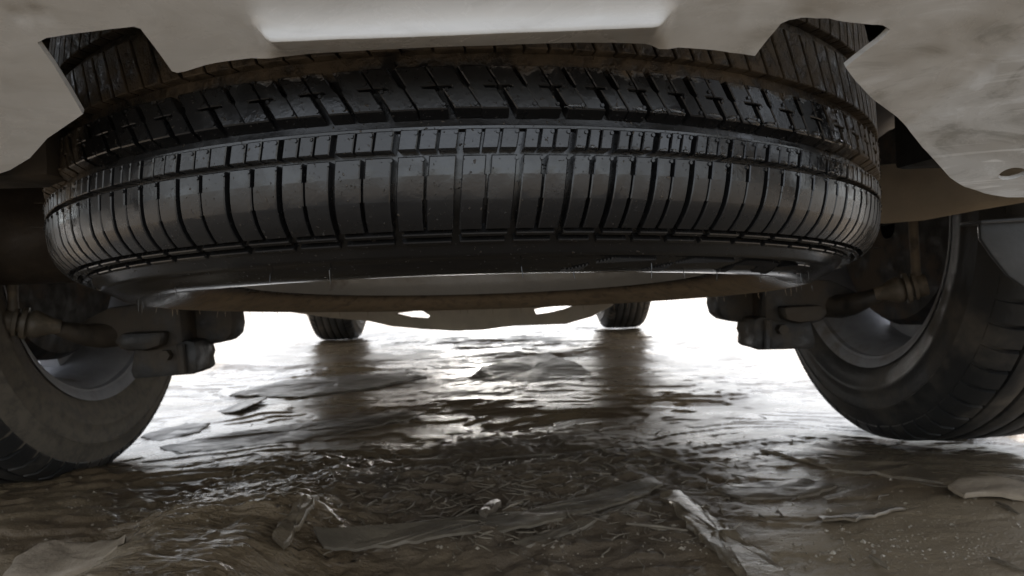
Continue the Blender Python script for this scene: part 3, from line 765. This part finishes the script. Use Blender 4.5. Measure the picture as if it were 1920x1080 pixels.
def emit_one(bm, name): to_obj(finish(bm), name, tyre)
for T0, T1 in zip(PT[:-1], PT[1:]): pitch(T0, T1, emit_one)
back = bmesh.new()
def emit_back(bm, name):
    me = bpy.data.meshes.new('tmp'); bm.to_mesh(me); bm.free(); back.from_mesh(me); bpy.data.meshes.remove(me)
for T0, T1 in zip(PB[:-1], PB[1:]): pitch(T0, T1, emit_back, False)
finish(back, 0); tag(to_obj(back, 'tread_blocks', tyre), kind='stuff')
o = nubs.build('vent_nubs', M['spare'], tyre, auto=40); tag(o, kind='stuff')
o = drops.build('water_drops', M['water'], tyre, auto=80); tag(o, kind='stuff')

# sidewall: hatched lettering bands and thin mould hairs
def side_pt(th, r, lift=0.0):
    z = np.interp(r, [.250, .254, .264, .278, .288, .296, .303, .3085, .3128], [-.003, -.0085, -.0155, -.0215, -.0240, -.0238, -.0222, -.0190, -.0168])
    return Vector((r * math.cos(th), r * math.sin(th), z - lift))
def hatch(t0, t1, r0, r1, shape, n, slant):
    mb = MB()
    for i in range(n):
        f = (i + .5) / n; th = R_(t0 + (t1 - t0) * f)
        lo, hi = shape(f)
        if hi - lo < .06: continue
        ra, rb = r0 + (r1 - r0) * lo, r0 + (r1 - r0) * hi; w_ = R_(abs(t1 - t0)) / n * .34; V = []
        for k in range(4):
            rr = ra + (rb - ra) * k / 3; tt = th + slant * (rr - r0)
            V += [side_pt(tt - w_, rr, -.0002), side_pt(tt, rr, .0011), side_pt(tt + w_, rr, -.0002)]
        mb.add(V, [q for k in range(3) for q in ((3 * k, 3 * k + 1, 3 * k + 4, 3 * k + 3), (3 * k + 1, 3 * k + 2, 3 * k + 5, 3 * k + 4))])
    return mb
arcs = [(-78.5, -70.0, 34, 2.2, 'C'), (-69.0, -58.8, 40, 1.6, 'C'), (-58.2, -48.8, 34, -.2, 'O'), (-49.5, -43.5, 26, -1.2, 'C')]
for t0, t1, n, sl_, kind in arcs:
    if kind == 'C': shp = lambda f: (max(0.0, .62 - 2.2 * abs(f - .15)) * 0 + (0.05 if f < .22 else .56 + .25 * f), min(1, .25 + 1.7 * f if f < .4 else .95 - .12 * (f - .4)))
    else: shp = lambda f: ((.05 if f < .18 else (.62 if f < .66 else .18)), (.3 + 2.2 * f if f < .3 else .95 - .35 * max(0, f - .7)))
    tag(hatch(t0, t1, .2975, .3125, shp, n, sl_).build('hatched_letter', M['spare'], tyre), 'finely ribbed curved letter moulded on the sidewall')
# solid letter strokes nearer the right-hand end
for (t0, t1, r0, r1) in ((-41.5, -39.9, .309, .3106), (-40.5, -39.0, .301, .3025), (-44.0, -42.0, .3095, .3107), (-38.2, -36.9, .304, .3053), (-45.0, -42.8, .299, .3003)):
    mb = MB(); V = []
    for k in range(5):
        th = R_(t0 + (t1 - t0) * k / 4); V += [side_pt(th, r0, -.0001), side_pt(th, r0 + .0002, .0005), side_pt(th, r1 - .0002, .0005), side_pt(th, r1, -.0001)]
    mb.add(V, [(4 * k + q, 4 * k + q + 1, 4 * k + q + 5, 4 * k + q + 4) for k in range(4) for q in range(3)]); mb.build('letter_stroke', M['spare'], tyre)
mb = MB()
def hair(p, d, L, r=.00032):
    p = Vector(p); d = Vector(d).normalized(); s = Vector((random.uniform(-1, 1), random.uniform(-1, 1), 0)) * L * .12
    mb.tube([p, p + d * L * .5 + s * .3, p + d * L + s], [r, r * .85, r * .5], 5)
for th, r in [(-110, .306), (-101, .307), (-84, .304), (-78, .300), (-69, .306), (-64, .297), (-57, .297), (-124, .303), (-131, .296), (-40, .303), (-36, .305), (-48, .297)] + [(x, .291) for x in np.arange(-30, 215, 8.5)] + [(x + 3, .300) for x in np.arange(-20, 200, 14.)]:
    th = R_(th + random.uniform(-1.5, 1.5)); hair(side_pt(th, r), (random.uniform(-.1, .1), random.uniform(-.1, .1), -1), random.uniform(.004, .0085))
for th, z in ((-24, -.001), (-152, .05), (-30, .012), (-150, .03)):
    th = R_(th); hair(SP(th, z), (math.cos(th), math.sin(th), 0), .009)
tag(mb.build('mould_hairs', M['spare'], tyre), kind='stuff')

# rim of the spare: inside barrel and disc seen through the opening below
V, F = revolve([(.006, .2295), (-.002, .2285), (-.0035, .2235), (.003, .219), (.010, .2165), (.030, .213), (.034, .206), (.050, .203), (.072, .198), (.078, .188), (.082, .150), (.088, .10), (.075, .06), (.074, .03)], 128, ax='z')
mb = MB(); mb.add(V, F)
rim = mb.build('rim', M['rimspare'], spare, auto=30)
sm = rim.modifiers.new('wall', 'SOLIDIFY'); sm.thickness = .003; sm.offset = 1
mb = MB(); mb.tube([(0, 0, .07), (0, 0, .11)], [.032, .03], 32)
for k in range(5):
    a = 2 * math.pi * k / 5; mb.tube([(.057 * math.cos(a), .057 * math.sin(a), .060), (.057 * math.cos(a), .057 * math.sin(a), .085)], [.009, .009], 8)
mb.build('hub_plate', M['hub'], spare)

# ------------------------------------------------------------------ mud crusts and debris on the ground
def flake(name, label, cat, O, mat, thick=.006, lift=.002, tilt=(0, 0), rag=.004, group=None, seed=0, dome=0.0):
    nm_flat = name == 'mud_strip'
    P = [onground(x, y) for x, y in O]; P = [Vector((p.x, p.y)) for p in P]
    c = sum(P, Vector((0, 0))) / len(P)
    ring = []
    for i in range(len(P)):
        a, b = P[i], P[(i + 1) % len(P)]; k = max(2, int((b - a).length / .010))
        for q in range(k):
            p = a.lerp(b, q / k); n = Vector((b.y - a.y, a.x - b.x)).normalized()
            ring.append(p + n * rag * .5 * float(fbm(np.array(p.x * 90), np.array(p.y * 90), 3, seed)))
    n = len(ring); base = float(hfun(c.x, c.y))
    def zat(p):
        g = float(hfun(p.x, p.y))
        if nm_flat:      # stiff crust: bridges the small hollows
            aa = np.linspace(0, 2 * np.pi, 12, endpoint=False); hh = np.concatenate([hfun(p.x + q * np.cos(aa), p.y + q * np.sin(aa)) for q in (.012, .03, .05)]); g0 = float(hh.mean() + .5 * hh.std())
        return (g0 if nm_flat else max(g * .6 + base * .4, g * .9)) + lift + tilt[0] * (p.x - c.x) + tilt[1] * (p.y - c.y) + .0022 * float(fbm(np.array(p.x * 26), np.array(p.y * 40), 3, seed + 3))
    size = max((p - c).length for p in ring)
    V = []; rings = (1.0, .93, .72, .45, .2)
    for k, s in enumerate(rings):
        for p in ring:
            q = c.lerp(p, s); z = zat(q) + thick - (.0012 if k == 0 else 0) + dome * (1 - s * s)
            V.append(Vector((q.x, q.y, z)))
    b0 = len(V)
    for p in ring: V.append(Vector((p.x, p.y, zat(p) - .0005)))
    cz_ = len(V); V.append(Vector((c.x, c.y, zat(c) + thick + dome)))
    bz = len(V); V.append(Vector((c.x, c.y, zat(c) - .001)))
    F = []
    for k in range(len(rings) - 1):
        for i in range(n): F.append((k * n + i, k * n + (i + 1) % n, (k + 1) * n + (i + 1) % n, (k + 1) * n + i))
    k = len(rings) - 1
    for i in range(n):
        j = (i + 1) % n; F += [(k * n + i, k * n + j, cz_), (b0 + i, b0 + j, j, i), (b0 + j, b0 + i, bz)]
    org = Vector((c.x, c.y, base)); o = obj(name, [v - org for v in V], F, mat); o.location = org; sharp(o.data, 40)
    return tag(o, label, cat, group)
FL = [
 ('mud_strip', 'long flat strip of mud crust lying diagonally at the bottom centre', 'mud crust', [(590, 1045), (700, 1024), (850, 1002), (985, 984), (1090, 962), (1180, 930), (1226, 908), (1243, 918), (1200, 945), (1120, 975), (1010, 1005), (960, 1020), (800, 1038), (610, 1062)], 'flake_s', .0035, .001, (0, 0), .007),
 ('mud_strip', 'thin splintered strip tucked along the near edge of the long mud strip', 'mud crust', [(965, 1037), (1010, 1018), (1090, 995), (1180, 958), (1210, 948), (1195, 962), (1110, 1002), (1030, 1030), (985, 1042)], 'flake_s', .003, -.001, (0, 0), .006),
 ('mud_ridge', 'wet glinting ridge of mud running to the bottom edge right of centre', 'mud ridge', [(1238, 940), (1275, 938), (1310, 962), (1370, 1008), (1450, 1062), (1500, 1105), (1420, 1110), (1360, 1062), (1290, 1000)], 'flake_w', .006, .0, (0, 0), .008),
 ('mud_flake', 'pale curled mud flake in the bottom left corner', 'mud flake', [(5, 1100), (30, 1075), (75, 1056), (130, 1051), (195, 1052), (240, 1074), (225, 1100)], 'flake_l', .008, .004, (0, .1), .004),
 ('mud_flake', 'pale angular mud slab lying near the wheel at the right edge', 'mud flake', [(1778, 932), (1800, 919), (1862, 914), (1935, 926), (1990, 940), (1940, 947), (1860, 941), (1806, 945)], 'flake_l', .005, .006, (.0, .10), .004),
 ('mud_flake', 'thin flat flake with a bright raised edge, below the right rear wheel', 'mud flake', [(1535, 976), (1600, 970), (1660, 962), (1700, 955), (1698, 963), (1650, 976), (1605, 992), (1545, 985)], 'flake_w', .003, .002, (.02, -.14), .003),
 ('mud_plate', 'broad wet plate of mud with a cracked near edge under the right wheel', 'mud crust', [(1425, 846), (1500, 868), (1560, 884), (1640, 893), (1700, 905), (1770, 914), (1850, 915), (1990, 938), (2100, 915), (1980, 868), (1850, 845), (1700, 838), (1540, 830)], 'flake_w', .005, .000, (0, 0), .006),
 ('mud_plate', 'dark slab of mud with a wet shine right of the centre hollow', 'mud crust', [(1330, 920), (1430, 905), (1520, 905), (1570, 915), (1535, 930), (1460, 938), (1390, 940)], 'flake_d', .004, .000, (0, 0), .006),
 ('mud_plate', 'long low ledge of mud crossing left of centre, glinting along its far side', 'mud crust', [(300, 842), (380, 828), (480, 812), (600, 797), (740, 778), (800, 782), (700, 806), (560, 832), (440, 850), (340, 856)], 'flake_d', .004, .000, (0, .02), .009),
 ('mud_flake', 'upturned mud flake standing on the bright ground by the left rear wheel', 'mud flake', [(405, 772), (440, 762), (478, 752), (502, 757), (480, 772), (452, 785), (425, 783)], 'flake_d', .003, .005, (.16, .02), .004),
 ('mud_flake', 'small dark broken flake nearest the left rear tyre', 'mud flake', [(262, 818), (310, 806), (350, 800), (395, 802), (370, 815), (300, 828)], 'flake_d', .003, .001, (.0, .05), .006),
 ('mud_plate', 'smooth sloping slab of mud in the middle distance under the car', 'mud crust', [(880, 712), (905, 690), (960, 676), (1030, 668), (1075, 680), (1110, 700), (1060, 712), (980, 722)], 'flake_d', .005, .000, (0, .02), .010),
 ('mud_plate', 'ragged ledge of mud left of the slab in the middle distance', 'mud crust', [(430, 742), (520, 720), (640, 708), (760, 700), (800, 710), (700, 730), (560, 748)], 'flake_d', .004, .000, (0, 0), .010),
 ('mud_flake', 'narrow bright flake leaning in the mud at the lower left', 'mud flake', [(512, 1075), (540, 1040), (575, 1005), (600, 992), (592, 1012), (565, 1046), (535, 1085)], 'flake_w', .006, .001, (-.10, 0), .004),
 ('mud_clod', 'small upright clod leaning on the long mud strip', 'clod', [(900, 995), (912, 975), (932, 962), (940, 970), (925, 985), (912, 1000)], 'flake_d', .011, .0, (0, 0), .003),
]
for i, (nm, lb, ct, O, mt, th, lf, tl, rg) in enumerate(FL): flake(nm, lb, ct, O, M[mt], th, lf, tl, rg, seed=i * 7)

# twigs that can be told apart
def twig(label, px, r=.0022):
    mb = MB(); P = []
    for x, y in px:
        p = onground(x, y); P.append(Vector((p.x, p.y, float(hfun(p.x, p.y)) + r * 1.2)))
    mb.tube(P, [r * .7] + [r] * (len(P) - 2) + [r * .5], 7)
    tag(mb.build('twig', M['fibre']), label, 'twig', 'twigs and straws in the mud')
twig('straight muddy twig beside the right edge of the long mud strip', [(1175, 1002), (1230, 1006), (1290, 1012)])
twig('short bent twig standing out of the dark hollow left of centre', [(742, 930), (760, 905), (772, 880), (800, 872)])
twig('dark stub of twig lying on the smooth mud at lower right', [(1632, 1052), (1650, 1062), (1666, 1072)], .003)
twig('thin pale straw pointing to the bottom right corner', [(1858, 1052), (1890, 1065), (1925, 1080)], .0018)
twig('pale twig beneath the angular mud slab at the right edge', [(1868, 950), (1890, 960), (1912, 972)], .002)
twig('long dark twig crossing the mud right of the centre hollow', [(1150, 840), (1200, 855), (1260, 872), (1310, 885)], .0025)
twig('long straw lying crosswise in the dark centre hollow', [(900, 862), (980, 855), (1070, 845), (1150, 832)], .0022)

def scatter(name, n, region, mat, maker):
    mb = MB(); c = 0
    while c < n:
        px, py = region()
        p = onground(px, py)
        maker(mb, p.x, p.y, float(hfun(p.x, p.y))); c += 1
    return tag(mb.build(name, mat, auto=50), kind='stuff')
def lump(mb, x, y, z):
    s = .0006 * math.exp(abs(random.gauss(0, .65))) * (.6 + y * .5)
    V = [Vector((random.uniform(.6, 1.3) * a * s, random.uniform(.6, 1.3) * b * s, random.uniform(.5, .9) * c * s)) + Vector((x, y, z + s * .1)) for a, b, c in ((1, 0, 0), (-1, 0, 0), (0, 1, 0), (0, -1, 0), (0, 0, 1), (0, 0, -1))]
    mb.add(V, [(0, 2, 4), (2, 1, 4), (1, 3, 4), (3, 0, 4), (2, 0, 5), (1, 2, 5), (3, 1, 5), (0, 3, 5)])
def fib(mb, x, y, z):
    a = random.uniform(0, math.pi); L = random.uniform(.005, .034); r = random.uniform(.0004, .0013); d = Vector((math.cos(a), math.sin(a), random.uniform(-.1, .25)))
    p = Vector((x, y, z + .001)); s = Vector((random.uniform(-1, 1), random.uniform(-1, 1), 0)) * L * .15
    mb.tube([p - d * L / 2, p + s, p + d * L / 2], [r * .6, r, r * .5], 5)
def reg1():
    while True:
        x, y = random.uniform(0, 1920), random.triangular(860, 1079, 1040)
        k = float(fbm(np.array(x / 170), np.array(y / 90), 3, 77))
        if random.random() < .12 + .9 * max(0, k) + (.3 if x > 1500 else 0): return x, y
o = scatter('grit', 1900, reg1, M['grit'], lump); o['label'] = 'pale grit scattered over the wet mud'
o = scatter('straw_bits', 1100, lambda: (random.gauss(930, 260), random.triangular(770, 1075, 930)), M['fibre'], fib); o['label'] = 'short straws and fibres trodden into the mud'
